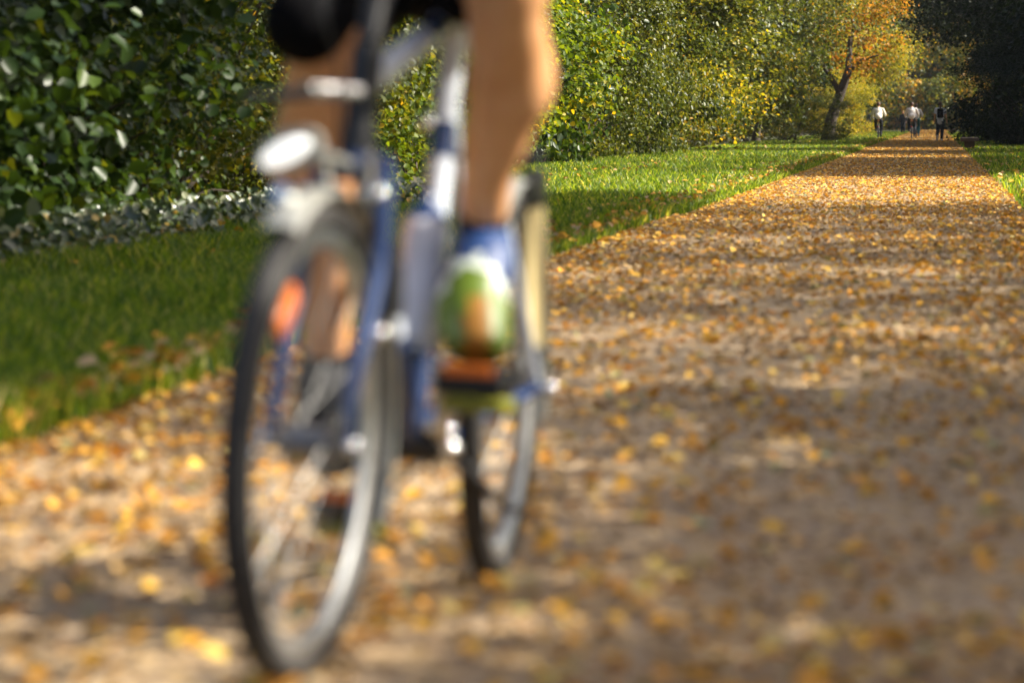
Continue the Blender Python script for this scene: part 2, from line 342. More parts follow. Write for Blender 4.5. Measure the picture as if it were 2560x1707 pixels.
hedge = [
 ('bush_a', 15.6, -6.9, None, (1, 1, 1), 0.3, 'dark green big-leaved shrub cut off by the left edge of the photo'),
 ('bush_a', 19.2, -7.0, None, (1.05, 1, .95), 2.0, 'dark shrub with large blue-grey leaves beside the shrub at the left photo edge'),
 ('bush_b', 22.6, -7.1, LG, (1, .95, 1), 1.1, 'small-leaved dark green shrub full of white glints, just left of the cyclist and his headlight'),
 ('bush_b', 26.4, -7.0, LO, (1, 1, 1), 4.0, 'olive shrub mostly hidden behind the front wheel and the near knee of the cyclist'),
 ('bush_c', 30.3, -7.1, LO, (.95, .9, 1), 5.2, 'shrub with yellow-speckled leaves seen between the stem and the seat tube of the near bicycle'),
 ('bush_c', 34.8, -7.2, LB, (1, 1, 1), 0.8, 'green shrub hidden largely behind the bare lit calf of the cyclist'),
 ('bush_c', 40.2, -7.2, LB, (1, 1, 1), 2.7, 'lush yellow-green shrub immediately right of the cyclist\'s bare leg'),
 ('bush_c', 46.6, -7.2, LB, (1.02, 1.1, 1.05), 3.9, 'bright green shrub with a patch of golden leaves above the sunlit grass'),
 ('bush_a', 53.5, -8.3, LG, (1.05, 1.1, 1.3), 1.7, 'dark open shrub with a shadowy hollow, right of the bright green golden-patched shrub'),
 ('bush_b', 61, -7.6, LO, (1.2, 1.2, 1.4), 0.2, 'olive shrub with larger lime leaves, above the thin shadow line on the grass'),
 ('bush_b', 70, -7.7, LO, (1.3, 1.4, 1.7), 2.2, 'tall olive and silver shrub at the far end of the sunny verge'),
]
for key, Y, X, m, s, rz, lab in hedge: plant('hedge_shrub', key, (X, Y), lab, 'shrub', m, s, rz, G)
T = 'trees lining the left side of the path'
ltrees = [
 ('tree_a', 80, -8.4, LO, (.95, 1, .85), 1.2, 'bushy olive tree with silvery glints, nearest of the left tree row'),
 ('tree_a', 91, -8.6, LY, (.95, 1, .9), 3.0, 'tall tree of mixed green and yellow leaves, second in the left row'),
 ('tree_b', 103, -8.6, LO, (1, 1, .95), 4.4, 'grey-green tree left of the orange crown, third in the left row'),
 ('tree_c', 118, -6.9, LO, (.9, 1, .95), 0.7, 'olive tree left of the forked leaning trunk, above the olive foot shrub'),
 ('tree_a', 132, -8.2, LG, (.9, 1, 1), 5.5, 'dark shaded tree behind the leaning forked tree'),
 ('tree_a', 150, -4.9, LY, (.4, .6, .36), 2.5, 'low sunlit yellow-green tree just left of the far cyclists'),
 ('tree_c', 172, -5.6, LY, (.85, 1, .82), 1.9, 'tree stretching golden yellow branches above the far cyclists'),
 ('tree_b', 192, -8.5, LO, (1, 1, 1.1), 0.4, 'hazy olive tree behind the leftmost far cyclist'),
]
for key, Y, X, m, s, rz, lab in ltrees: plant('leafy_tree', key, (X, Y), lab, 'tree', m, s, rz, T)
# leaning dark trunk at the left
mb = MB(); bx, by = -4.3, 128
mb.tube([(bx - .25, by, -.1), (bx - .05, by, 1.0), (bx + .3, by + .1, 2.0), (bx + .62, by, 2.9), (bx + .7, by + .3, 4.4)], [.3, .23, .2, .16, .09], 12)
mb.tube([(bx + .3, by, 2.0), (bx - .1, by, 2.7), (bx - .7, by, 3.6)], [.13, .1, .05], 8)
mb.tube([(bx + .62, by, 2.9), (bx + 1.2, by, 3.4), (bx + 1.9, by, 3.6)], [.09, .06, .03], 8)
me, C = crown_mesh('crown', 2.2, 3, 2.9, 7.0, 60, 4800, .13, LR, sig=.35, seed=31, shape='ball')
r_ = empty('leaning_tree', (bx, by, 0), 'leaning tree with forked dark trunk and orange leaves left of the far cyclists', 'tree')
mb.build('trunk', BARK, r_, off=(bx, by, 0)); link('crown', me, r_, (.9, 0, 0))

RT = 'trees lining the right side of the path'
rtrees = [  # 'shade' entries: unseen trees, crowns shaped to throw the wanted shadow bands
 ('shade_path', 7.3, 83.8, LG, (1, 1.5, 1), 0, 'unseen shade-casting tree outside the right edge, level with the nearest tree of the left row'),
 ('shade_path', 7.3, 104.5, LG, (1, 1.7, 1), 0, 'unseen shade-casting tree outside the right edge, level with the grey-green left tree'),
 ('shade_path', 7.3, 115, LG, (1, 1.7, 1), 0, 'unseen shade-casting tree outside the right edge, level with the olive foot shrub'),
 ('shade_path', 7.3, 125.5, LG, (1, 1.7, 1), 0, 'unseen shade-casting tree outside the right edge, level with the leaning forked tree'),
 ('shade_near', 7.3, 3.0, LB, (1, 1, 1), 0, 'unseen shade-casting tree on the right verge beside the camera, outside the frame'),
 ('shade_low', 7.3, 8.2, LB, (1, 1, 1), 0, 'low unseen tree added for shade right of the near bicycle, outside the frame'),
 ('shade', 7.3, 12.9, LB, (1, .95, 1), 0, 'unseen shade-casting tree outside the right edge, level with the dark hedge shrub'),
 ('shade_high', 7.3, 17.7, LB, (1, .95, 1), 0, 'unseen shade-casting tree outside the right edge, level with the small-leaved hedge shrub'),
 ('shade_high', 7.3, 22.4, LB, (1, .9, 1), 0, 'unseen shade-casting tree outside the right edge, level with the shrub behind the wheel'),
 ('shade_high', 7.3, 26.9, LB, (1, .85, 1), 0, 'unseen shade-casting tree outside the right edge, level with the yellow-speckled shrub'),
 ('shade', 7.3, 31.0, LB, (1, .8, 1), 0, 'unseen shade-casting tree outside the right edge, level with the shrub behind the calf'),
 ('shade_path', 7.3, 51.5, LG, (1, 1.35, 1), 0, 'unseen shade-casting tree outside the right edge, level with the open shrub'),
 ('shade_path', 7.3, 59.5, LG, (1, 1.35, 1), 0, 'unseen shade-casting tree outside the right edge, level with the lime-leaved shrub'),
 ('shade_path', 7.3, 67.5, LG, (1, 1.35, 1), 0, 'unseen shade-casting tree outside the right edge, level with the tall silver shrub'),
 ('tree_b', 6.6, 84.5, LD, (1.15, 1.0, 1.1), 2.4, 'shade-darkened tree hanging over the upper right corner, nearest in view of the right row'),
 ('tree_b', 6.2, 105, LD, (1.1, 1.1, 1.15), 3.3, 'shade-darkened tree beyond the near stone bench'),
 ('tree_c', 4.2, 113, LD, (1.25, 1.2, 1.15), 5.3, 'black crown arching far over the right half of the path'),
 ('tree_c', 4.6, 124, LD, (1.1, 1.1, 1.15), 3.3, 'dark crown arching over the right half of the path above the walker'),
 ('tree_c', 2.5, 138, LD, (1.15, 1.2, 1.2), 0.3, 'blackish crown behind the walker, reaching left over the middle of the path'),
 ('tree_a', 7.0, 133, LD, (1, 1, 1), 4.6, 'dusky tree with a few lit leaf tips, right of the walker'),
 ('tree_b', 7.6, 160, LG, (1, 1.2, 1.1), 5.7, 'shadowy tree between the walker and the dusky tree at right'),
 ('tree_c', 6.2, 186, LO, (1.2, 1.2, 1.2), 1.7, 'pale olive crown over the path beyond the walker'),
 ('tree_a', 7.2, 208, LO, (1, 1.2, 1.15), 0.2, 'hazy tree behind the walker\'s right shoulder'),
]
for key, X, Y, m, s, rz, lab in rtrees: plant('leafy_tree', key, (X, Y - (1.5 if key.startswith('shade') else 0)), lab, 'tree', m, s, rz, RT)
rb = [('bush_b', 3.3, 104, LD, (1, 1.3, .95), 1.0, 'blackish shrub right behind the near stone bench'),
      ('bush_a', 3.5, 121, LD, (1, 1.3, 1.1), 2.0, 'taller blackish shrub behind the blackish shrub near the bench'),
      ('bush_b', -5.7, 122.5, LO, (1.1, 1.2, .62), 3.1, 'olive shrub at the foot of the leaning forked tree'),
      ('bush_a', 5.2, 101, LG, (.9, 1.1, .8), .2, 'low dark shrub right of the near stone bench'),
      ('bush_b', 5.0, 118, LY, (.7, .8, .7), 2.2, 'shrub with sunlit yellow tips low at the right edge'),
      ('bush_c', 5.6, 140, LO, (.9, 1.1, .9), 1.2, 'dusky shrub right of the walker, behind the verge')]
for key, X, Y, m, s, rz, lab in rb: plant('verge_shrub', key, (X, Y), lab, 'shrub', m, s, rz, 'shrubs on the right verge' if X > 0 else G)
# woods behind the hedge and at the end of the path: one mass
def woods():
    Vs, Fs, As, off = [], [], [], 0
    g = np.random.default_rng(5)
    def blob(cx, cy, r, z0, z1, n_, sz):
        nonlocal off
        d = g.normal(size=(n_, 3)); d /= np.linalg.norm(d, axis=1, keepdims=True); rr = (.45 + .6 * g.random(n_) ** .5) * (1 + .2 * np.sin(d[:, 0] * 6 + cx) * np.cos(d[:, 2] * 7 + cy))
        P = np.stack([cx + d[:, 0] * rr * r, cy + d[:, 1] * rr * r, np.maximum(.1, (z0 + z1) / 2 + d[:, 2] * rr * (z1 - z0) / 2)], 1)
        N = d * .5 + np.array([0, 0, .6]) + g.normal(size=(n_, 3)) * .5
        V, F, A = leaves(P, N, sz * (.6 + .8 * g.random(n_)), .45, .12, np.clip(g.random(n_) + g.normal() * .2, 0, 1))
        Vs.append(V); Fs.append(F + off); As.append(A); off += len(V)
    for Y in np.arange(12, 210, 6.0): blob(-13 + g.normal() * .8, Y + g.normal(), 4.2, -1, 10 + g.random() * 3, 4200, .26)
    for Y in np.arange(60, 230, 8.0): blob(13 + g.normal(), Y, 4.6, -1, 12, 3800, .28)
    for Y in np.arange(215, 330, 9.0):
        blob(-7.5 + g.normal() * .6, Y, 4.0, .2, 13, 5200, .24); blob(6.8 + g.normal() * .6, Y, 4.2, .2, 13, 5200, .24)
        if Y > 225: blob(g.normal() * 1.5 - .8, Y, 4.5, 6.5 + (Y < 260), 16, 4200, .24)
    for X in np.arange(-26, 27, 4): blob(X, 346 + g.random() * 8, 5.0, -2, 17, 7000, .42)
    for X in np.arange(-12, 13, 4): blob(X, 338, 3.5, -2, 6, 5000, .3)
    for X in np.arange(-30, 31, 5): blob(X, 372, 8, -1, 28, 9000, .7)
    return np_mesh('woods', np.vstack(Vs), np.vstack(Fs), [LO], np.concatenate(As))
tag(link('woods', woods()), kind='stuff')

# ------------------------------------------------------------------ people
SKIN = mat('skin', (.62, .33, .2), .4, spec=.45, scale=14, ramp=[(.3, (.66, .31, .13)), (.7, (.78, .42, .21))]); SKIN.node_tree.nodes["Principled BSDF"].inputs["Subsurface Weight"].default_value = .15
SKIN.node_tree.nodes["Principled BSDF"].inputs["Subsurface Radius"].default_value = (.02, .008, .004)
BLACKC = mat('black_cloth', (.004, .004, .005), .9, spec=.08, scale=60)
def spline(pts, rad, n=6):
    pts = [Vector(p) for p in pts]; P, Q = [], []
    for i in range(len(pts) - 1):
        p0, p1, p2, p3 = pts[max(i - 1, 0)], pts[i], pts[i + 1], pts[min(i + 2, len(pts) - 1)]
        for k in range(n):
            t = k / n; P.append(.5 * ((2 * p1) + (p2 - p0) * t + (2 * p0 - 5 * p1 + 4 * p2 - p3) * t * t + (3 * p1 - p0 - 3 * p2 + p3) * t ** 3)); Q.append(rad[i] + (rad[i + 1] - rad[i]) * (t * t * (3 - 2 * t)))
    P.append(pts[-1]); Q.append(rad[-1]); return P, Q
def limb(mb, pts, rad, seg=14, mi=0, flat=1.0, up=None, n=6, ends=True):
    P, Q = spline(pts, rad, n); mb.tube(P, Q, seg, mi, flat=flat, up=up)
    if ends: mb.ball(P[0], Q[0] * .98, mi); mb.ball(P[-1], Q[-1] * .98, mi)
def remeshed(mb, name, m, parent, voxel, smooth=4, off=None):
    o = mb.build(name, m, None, off=off)
    r = o.modifiers.new('r', 'REMESH'); r.mode = 'VOXEL'; r.voxel_size = voxel; r.use_smooth_shade = True
    s = o.modifiers.new('s', 'SMOOTH'); s.factor = .5; s.iterations = smooth
    dg = bpy.context.evaluated_depsgraph_get(); me = bpy.data.meshes.new_from_object(o.evaluated_get(dg)); me.name = name
    bpy.data.objects.remove(o); me.polygons.foreach_set("use_smooth", [True] * len(me.polygons))
    q = bpy.data.objects.new(name, me); COL.objects.link(q); q.parent = parent
    return q

# ------------------------------------------------------------------ near bicycle
RUB = mat('tyre_rubber', (.03, .028, .027), .75, scale=30); ALU = mat('aluminium', (.64, .65, .66), .38, 1, scale=20); SPK = mat('spoke_steel', (.3, .3, .3), .55, .8)
POL = mat('polished_metal', (.85, .86, .88), .12, 1); BLU = mat('blue_paint', (.01, .036, .13), .25, coat=.8, scale=8)
WHT = mat('white_paint', (.72, .79, .95), .3, coat=.6, scale=8); BLKP = mat('black_plastic', (.012, .012, .014), .45, scale=40)
SILF = mat('silver_fender', (.5, .5, .45), .34, .5, scale=14); ORR = mat('orange_reflector', (.85, .2, .02), .25, emis=None)
LENS = mat('lamp_lens', (.9, .9, .88), .15, emis=((1, .97, .9), .55)); CHAIN = mat('chain_steel', (.25, .25, .26), .35, .9, scale=60)
c1 = onground(750, 1702); c2 = onground(1165, 1442); c1.z = c2.z = 0
hd = (c1 - c2); WB = hd.length; hd.normalize(); ang = math.atan2(hd.y, hd.x)
BBX = -.60 * WB / 1.05   # bottom bracket behind the front hub
bike = empty('bicycle', c1, 'blue and white trekking bicycle with silver mudguards ridden towards the camera', 'bicycle', rot=(R(-2.6), 0, ang))
# local frame: x forward from the front axle, y to the rider's left, z up
RW = .345
def wheel(name, x, yaw, parent, refl):
    w = bpy.data.objects.new(name, None); COL.objects.link(w); w.parent = parent; w.location = (x, 0, RW); w.rotation_euler = (0, 0, yaw)
    m = MB(); m.ring((0, 0, 0), RW - .021, [(.021 * math.cos(a), .0215 * math.sin(a)) for a in np.linspace(0, 2 * math.pi, 14, endpoint=False)]); m.build('tyre', RUB, w)
    m = MB(); m.ring((0, 0, 0), RW - .052, [(.016, -.011), (.016, .011), (-.006, .0115), (-.014, .005), (-.014, -.005), (-.006, -.0115)]); m.build('rim', ALU, w)
    m = MB(); m.tube([(0, -.05, 0), (0, -.035, 0), (0, -.033, 0), (0, .033, 0), (0, .035, 0), (0, .05, 0)], [.012, .012, .026, .026, .012, .012], 16)
    m.tube([(0, -.035, 0), (0, -.031, 0)], .034, 16); m.tube([(0, .031, 0), (0, .035, 0)], .034, 16); m.build('hub', CHAIN, w)
    m = MB()
    for k in range(32):
        a = 2 * math.pi * k / 32; sd = 1 if k % 2 else -1; b = a + (.55 if k % 4 < 2 else -.55)
        m.tube([(.03 * math.cos(b), .03 * sd, .03 * math.sin(b)), ((RW - .062) * math.cos(a), 0, (RW - .062) * math.sin(a))], .0011, 4, cap=False)
    m.build('spokes', SPK, w)
    for a in refl:
        m = MB(); m.box((0, 0, 0), (.085, .012, .034), bev=.004); q = m.build('reflector', ORR, w); q.location = (.25 * math.cos(a), .006, .25 * math.sin(a)); q.rotation_euler = (0, -a + R(90), 0)
    return w
wheel('front_wheel', 0, R(-1.2), bike, (R(52),)); RY = .052; wheel('rear_wheel', -WB, R(3.4), bike, (R(115),)).location.y = RY
def fender(x, a0, a1, m_=SILF, yaw=0, y=0):
    m = MB(); pr = []
    for a in np.linspace(-75, 75, 9): pr.append((.012 * math.cos(R(a)), .030 * math.sin(R(a))))
    pr += [(p[0] - .0025, p[1] * .92) for p in pr[::-1]]
    m.ring((0, 0, 0), RW + .008, pr, a0, a1, 40); o = m.build('mudguard', m_, bike); o.location = (x, y, RW); o.rotation_euler.z = yaw
    m = MB()
    for sd in (-1, 1): m.tube([(0, sd * .055, 0), ((RW + .01) * math.cos(R(a1 - 12)), sd * .03, (RW + .01) * math.sin(R(a1 - 12)))], .0022, 6)
    s = m.build('stay', CHAIN, o)
    return o
fender(0, 60, 205, yaw=R(-1.2)); fender(-WB, 20, 195, yaw=R(3.4), y=RY)
AX = lambda z: -.05 - (z - RW) * math.tan(R(18.5))     # steering axis
m = MB()
for sd in (-1, 1):
    P, Q = spline([(AX(.74), sd * .045, .74), (AX(.6) + .004, sd * .056, .6), (-.02, sd * .056, .43), (0, sd * .056, RW)], [.0165, .015, .012, .009]); m.tube(P, Q, 12)
m.tube([(AX(.74), -.055, .735), (AX(.74), .055, .735)], .021, 12); m.tube([(AX(.735), 0, .735), (AX(.8), 0, .8)], .018, 12)
m.build('fork', BLU, bike)
BB = Vector((BBX, 0, .28)); SC = Vector((BBX - .20, 0, 1.005)); HT = Vector((AX(.9), 0, .905)); HB = Vector((AX(.77), 0, .765)); RH = Vector((-WB, RY, RW))
m = MB()
def banded(a, b, r, bands, sg=14, r2=None):
    a = Vector(a); b = Vector(b)
    for t0, t1, mi in bands: m.tube([a.lerp(b, t0), a.lerp(b, t1)], r if r2 is None else [r + (r2 - r) * t0, r + (r2 - r) * t1], sg, mi)
banded(HB - Vector((0, 0, .01)), HT + Vector((0, 0, .01)), .024, [(0, 1, 2)])
banded(HT - Vector((0, 0, .045)), SC - Vector((0, 0, .02)), .022, [(0, .6, 1), (.6, .72, 0), (.72, 1, 1)])
banded(HB + Vector((-.01, 0, .02)), BB, .0215, [(0, .35, 0), (.35, .62, 1), (.62, 1, 0)])
banded(BB, SC + Vector((-.003, 0, .02)), .0205, [(0, .3, 0), (.3, .62, 1), (.62, .7, 0), (.7, 1, 1)])
for sd in (-1, 1):
    banded(BB + Vector((-.02, sd * .03, 0)), RH + Vector((0, sd * .062, 0)), .011, [(0, 1, 0)], 10); banded(SC + Vector((0, sd * .015, -.03)), RH + Vector((0, sd * .062, 0)), .009, [(0, 1, 1)], 10)
m.tube([BB + Vector((0, -.037, 0)), BB + Vector((0, .037, 0))], .024, 16, 2)
m.build('frame', [BLU, WHT, BLKP], bike)
m = MB(); P, Q = spline([(AX(.92), 0, .92), (AX(1.0), 0, 1.0), (AX(1.03) + .03, 0, 1.045), (AX(1.03) + .07, 0, 1.055)], [.02, .02, .018, .018]); m.tube(P, Q, 12); m.build('stem', BLKP, bike)
m = MB(); hx = AX(1.03) + .07
P, Q = spline([(hx - .09, -.3, 1.08), (hx - .02, -.2, 1.075), (hx, 0, 1.055), (hx - .02, .2, 1.075), (hx - .09, .3, 1.08)], [.012] * 5); m.tube(P, Q, 12); hb = m.build('handlebar', BLKP, bike)
for sd in (-1, 1):
    m = MB(); m.tube([(hx - .03, sd * .21, 1.076), (hx - .06, sd * .26, 1.079), (hx - .095, sd * .31, 1.081)], [.016, .017, .018], 14); m.build('grip', RUB, hb)
    m = MB(); m.tube([(hx, sd * .16, 1.07), (hx + .035, sd * .2, 1.055), (hx + .02, sd * .28, 1.045)], [.008, .007, .006], 8); m.build('brake_lever', ALU, hb)
# silver bracket with its dark arm in front of the head tube
m = MB(); pa, pb = at(762, 228, 4.50), at(940, 236, 4.60); inv = (Matrix.Translation(bike.location) @ bike.rotation_euler.to_matrix().to_4x4()).inverted()
loc = lambda x, y, d: inv @ at(x, y, d)
m.tube([loc(772, 226, 4.5), loc(934, 236, 4.56)], .0135, 14); m.build('carrier_bracket', POL, bike)
m = MB(); m.tube([loc(600, 246, 4.46), loc(690, 240, 4.48), loc(775, 232, 4.5)], [.006, .009, .011], 10); m.build('bracket_arm', BLKP, bike)
# headlight
m = MB(); lc = loc(730, 374, 4.33); P = [lc + Vector((-.05, .0, .008)), lc + Vector((-.025, 0, .004)), lc + Vector((0, 0, 0)), lc + Vector((.018, 0, 0))]
m.tube(P, [.018, .038, .05, .048], 20, flat=.56, up=(0, -.38, .92)); m.tube([lc + Vector((-.05, 0, 0)), Vector((AX(.74) + .02, 0, .74))], .008, 8)
hl = m.build('headlight', SILF, bike); m = MB(); m.ball(lc + Vector((.017, -.004, -.004)), (.012, .04, .0155), rot=Matrix.Rotation(R(27), 3, 'X')); m.build('lens', LENS, hl)
m = MB(); m.tube([loc(700, 480, 4.25), loc(745, 500, 4.28)], .014, 12); m.tube([loc(752, 470, 4.3), loc(770, 560, 4.36)], .007, 8)
m.build('brake_caliper', POL, bike)
# saddle, seat post
m = MB(); m.tube([SC, SC + Vector((-.025, 0, .08))], .014, 12); m.build('seat_post', ALU, bike)
m = MB(); sx = BBX - .25; P, Q = spline([(sx + .17, 0, 1.085), (sx + .08, 0, 1.09), (sx, 0, 1.09), (sx - .08, 0, 1.10)], [.018, .026, .05, .075]); m.tube(P, Q, 18, flat=.45, up=(0, 0, 1)); m.build('saddle', BLKP, bike)
# drivetrain
m = MB(); m.ring((0, 0, 0), .08, [(.012, -.002), (.012, .002), (-.012, .002), (-.012, -.002)], seg=44)
for k in range(5): a = k * 2 * math.pi / 5; m.tube([(0, 0, 0), (.08 * math.cos(a), 0, .08 * math.sin(a))], .006, 6)
q = m.build('chainring', POL, bike); q.location = BB + Vector((0, -.045, 0))
CR = R(46); left_p = BB + Vector((.17 * math.cos(CR), 0, .17 * math.sin(CR))); right_p = BB - Vector((.17 * math.cos(CR), 0, .17 * math.sin(CR)))
for sd, pp in ((1, left_p), (-1, right_p)):
    m = MB(); a = BB + Vector((0, sd * .055, 0)); b_ = pp + Vector((0, sd * .075, 0)); m.tube([a, a.lerp(b_, .5), b_], [.017, .012, .014], 12, flat=.7); m.tube([b_ - Vector((0, .008 * sd, 0)), b_ + Vector((0, .012 * sd, 0))], .013, 12); m.build('crank', ALU, bike)
    m = MB(); pc = pp + Vector((0, sd * .13, 0)); m.tube([pc - Vector((0, .055 * sd, 0)), pc + Vector((0, .04 * sd, 0))], .009, 10)
    m.box(pc + Vector((.042, 0, 0)), (.014, .11, .04), bev=.004); m.box(pc - Vector((.042, 0, 0)), (.014, .11, .04), bev=.004); m.box(pc + Vector((0, .048, 0)), (.09, .01, .022), bev=.003); m.box(pc - Vector((0, .048, 0)), (.09, .01, .022), bev=.003)
    for t in (-.018, .018): m.box(pc + Vector((t, 0, 0)), (.006, .09, .018))
    pd = m.build('pedal', BLKP, bike); m = MB(); m.box(pc + Vector((.02, .01, -.034)), (.07, .11, .022), bev=.006); m.build('cage', mat('olive_plastic', (.2, .2, .015), .4), pd)
    m = MB(); m.box(pc + Vector((.052, 0, .022)), (.006, .08, .018), bev=.002); m.build('reflector', ORR, pd)
m = MB(); cz = .345
for (p, q) in (((BBX, -.045, .28 + .09), (-WB, -.045, cz + .042)), ((BBX, -.045, .28 - .09), (-WB + .04, -.045, cz - .11))): m.tube([p, q], .005, 6, flat=1.2)
m.build('chain', CHAIN, bike)
m = MB(); m.box((-WB + .01, -.06, cz - .035), (.03, .02, .07), bev=.006); m.tube([(-WB + .01, -.05, cz - .06), (-WB + .03, -.05, cz - .13)], .014, 10); m.tube([(-WB + .03, -.058, cz - .13), (-WB + .03, -.042, cz - .13)], .022, 14); m.build('derailleur', ALU, bike)
m = MB(); m.tube([(BBX - .05, .05, .27), (BBX - .2, .12, .16), (BBX - .3, .13, .15)], [.01, .009, .009], 8); m.build('kickstand', BLKP, bike)
m = MB()
for sd in (-1, 1): m.tube([(-WB, sd * .07, RW), (-WB - .02, sd * .07, .74)], .005, 8); m.tube([(-WB + .18, sd * .06, .745), (-WB - .2, sd * .06, .745)], .006, 8)
for t in (-.18, -.06, .06, .18): m.tube([(-WB + t, -.06, .745), (-WB + t, .06, .745)], .005, 8)
m.build('luggage_rack', BLKP, bike)
m = MB()
for z in (.5, .6): m.ring((0, 0, 0), .042, [(.003, .003), (.003, -.003), (-.003, -.003), (-.003, .003)], seg=20)
bd = (SC - BB).normalized()
def onbike(pt): return (Matrix.Translation(bike.location) @ bike.rotation_euler.to_matrix().to_4x4()) @ Vector(pt)
m = MB(); m.tube([BB + bd * .17 + Vector((.03, .03, 0)), BB + bd * .36 + Vector((.03, .03, 0))], .004, 6); m.tube([BB + bd * .17 + Vector((.03, -.03, 0)), BB + bd * .36 + Vector((.03, -.03, 0))], .004, 6)
m.box(BB + bd * .165 + Vector((.045, 0, 0)), (.05, .05, .006), rot=(R(-15), 'Y')); m.build('bottle_cage', ALU, bike)
BOT = mat('white_bottle', (.75, .76, .86), .35, scale=10)
m = MB(); bo = Vector((.058, 0, 0)); fr = [(.175, .034), (.19, .036), (.30, .036), (.315, .032), (.33, .036), (.375, .035), (.39, .022), (.40, .012), (.42, .011)]
base = onbike(BB + bd * .175 + bo); m.tube([onbike(BB + bd * t + bo) for t, r in fr], [r for t, r in fr], 20)
bt = empty('water_bottle', base, 'pale lilac-white water bottle in the seat tube cage of the near bicycle', 'bottle'); m.build('flask', BOT, bt, off=base)
m = MB(); m.tube([onbike(BB + bd * t + bo) for t in (.376, .392, .402, .425)], [.0365, .027, .014, .0125], 18); m.build('lid', BLU, bt, off=base)
m = MB()
for k_, r_ in enumerate((.052, .047, .041, .035, .029)):
    m.ring((0, -.036 - .004 * k_, 0), r_, [(.004, -.001), (.004, .001), (-.02, .001), (-.02, -.001)], seg=26)
q = m.build('cassette', CHAIN, bike); q.location = RH
for sd in (-1, 1):
    m = MB(); m.tube([(AX(.66) - .03, sd * .03, .665), (AX(.72) + .03, sd * .036, .76)], .007, 8); m.box((AX(.66) - .026, sd * .024, .70), (.05, .012, .014), bev=.003); m.build('brake_arm', POL, bike)
for i_, (y0_, y1_, zz) in enumerate(((.07, .03, .77), (-.05, -.02, .72))):
    m = MB(); P, Q = spline([(hx + .02, y0_, 1.06), (hx + .09, y0_ * .8, .97), (AX(.85) + .07, y1_, .87), (AX(zz), y1_, zz)], [.0028] * 4, 8); m.tube(P, Q, 6); m.build('cable', BLKP, bike)
m = MB(); m.tube([(-.01, -.062, RW), (-.01, -.075, RW)], .013, 12); m.tube([(-.01, -.07, RW), (-.045, -.078, RW + .03)], .005, 8); m.build('quick_release', POL, bike)
m = MB(); m.tube([(AX(.62) - .01, .07, .52), (AX(.62) - .01, .07, .60)], [.022, .019], 14); m.tube([(AX(.62) - .01, .07, .60), (AX(.62) - .01, .07, .63)], .012, 12); m.build('dynamo', BLKP, bike)
for sd in (-1, 1): m = MB(); m.ball((BBX, sd * .064, .28), .02); m.build('crank_bolt', POL, bike)
for p_ in ((AX(.5) + .02, .075, .5), (AX(.45), -.07, .45), (.012, .066, RW), (.012, -.08, RW - .02), (BBX + .05, .045, .32), (BBX + .03, -.05, .35), (BBX - .05, .05, .30), (-WB + .02, .14, RW), (-WB + .03, -.09, RW - .08), (AX(.7) + .03, .05, .70), (AX(.62) + .03, -.055, .62), (BBX - .1, -.02, .80), (BBX - .33, -.06, .36), (BBX + .01, .095, .36)):
    m = MB(); m.ball((0, 0, 0), .0125, seg=16, rings=10); o = m.build('glint_bolt', POL, bike); o.location = p_  # oversized polished balls added to catch sun glints
m = MB(); m.ring((0, 0, 0), .092, [(.014, -.004), (.014, .004), (-.03, .003), (-.03, -.003)], seg=44); q = m.build('chain_guard', BLKP, bike); q.location = BB + Vector((0, -.054, 0))
m = MB(); m.box((BBX - .02, 0, .285), (.1, .12, .06), bev=.02); m.build('bottom_bracket_cover', BLKP, bike)
m = MB(); m.box((BBX - .04, .05, .345), (.05, .03, .05), bev=.008); m.build('front_derailleur', CHAIN, bike)
# pannier
CRM = mat('cream_canvas', (.62, .5, .24), .8, scale=40, bump=.2)
pq = at(1336, 700, 5.44); pb0 = Vector((pq.x, pq.y, .40)); pn = empty('pannier_bag', pb0, 'slim cream canvas pannier with black top behind the bare calf of the near cyclist', 'bag', rot=(0, 0, ang))
m = MB(); m.box((0, 0, .125), (.13, .012, .25), bev=.005); m.build('bag_body', CRM, pn)
m = MB(); m.box((0, 0, .285), (.14, .018, .07), bev=.006); m.build('flap', BLKP, pn)

# ------------------------------------------------------------------ rider of the near bicycle
rr = at(1150, 700, 5.05); rbase = Vector((rr.x, rr.y, 0))
rider = empty('person', rbase, 'cyclist in black knee-length shorts pedalling the near bicycle, bare legs, green and white shoe', 'person')
kL = at(1268, -8, 4.66); aL = at(1208, 560, 4.94); kR = at(806, 128, 4.88); aR = at(812, 905, 5.10)
hL = at(1180, 0, 5.3); hips = at(1085, -130, 5.25); sd_ = RGT * .085
hipL = hips + sd_; hipR = hips - sd_
sh = hips + Vector((0, 0, .42)) - FWD * .30; neck = sh + Vector((0, 0, .07)) - FWD * .03; head = neck + Vector((0, 0, .15)) - FWD * .05
gl = onbike((hx - .07, .27, 1.1)); gr = onbike((hx - .07, -.27, 1.1))
m = MB()
def shin(k, a, side):
    ax = (a - k); n_ = -FWD
    c = lambda t, f, s=0: k + ax * t + n_ * f + RGT * s
    limb(m, [c(-.06, -.01), c(.06, .004), c(.2, -.012, side * .01), c(.36, -.026, side * .018), c(.56, -.018, side * .008), c(.78, -.002, -side * .002), c(1, 0)], [.066, .060, .062, .072, .056, .041, .039], 18)
    limb(m, [c(.0, .03, -side * .01), c(.2, .034, -side * .012), c(.55, .026, -side * .008), c(.9, .01)], [.03, .028, .024, .018], 12)
    limb(m, [c(.12, -.02, side * .035), c(.33, -.03, side * .045), c(.52, -.02, side * .03)], [.03, .042, .024], 12)
    m.ball(c(.02, .028), (.034, .034, .042)); m.ball(c(.99, 0, .026), .014); m.ball(c(.99, 0, -.026), .014)
shin(kL, aL, 1); shin(kR, aR, -1)
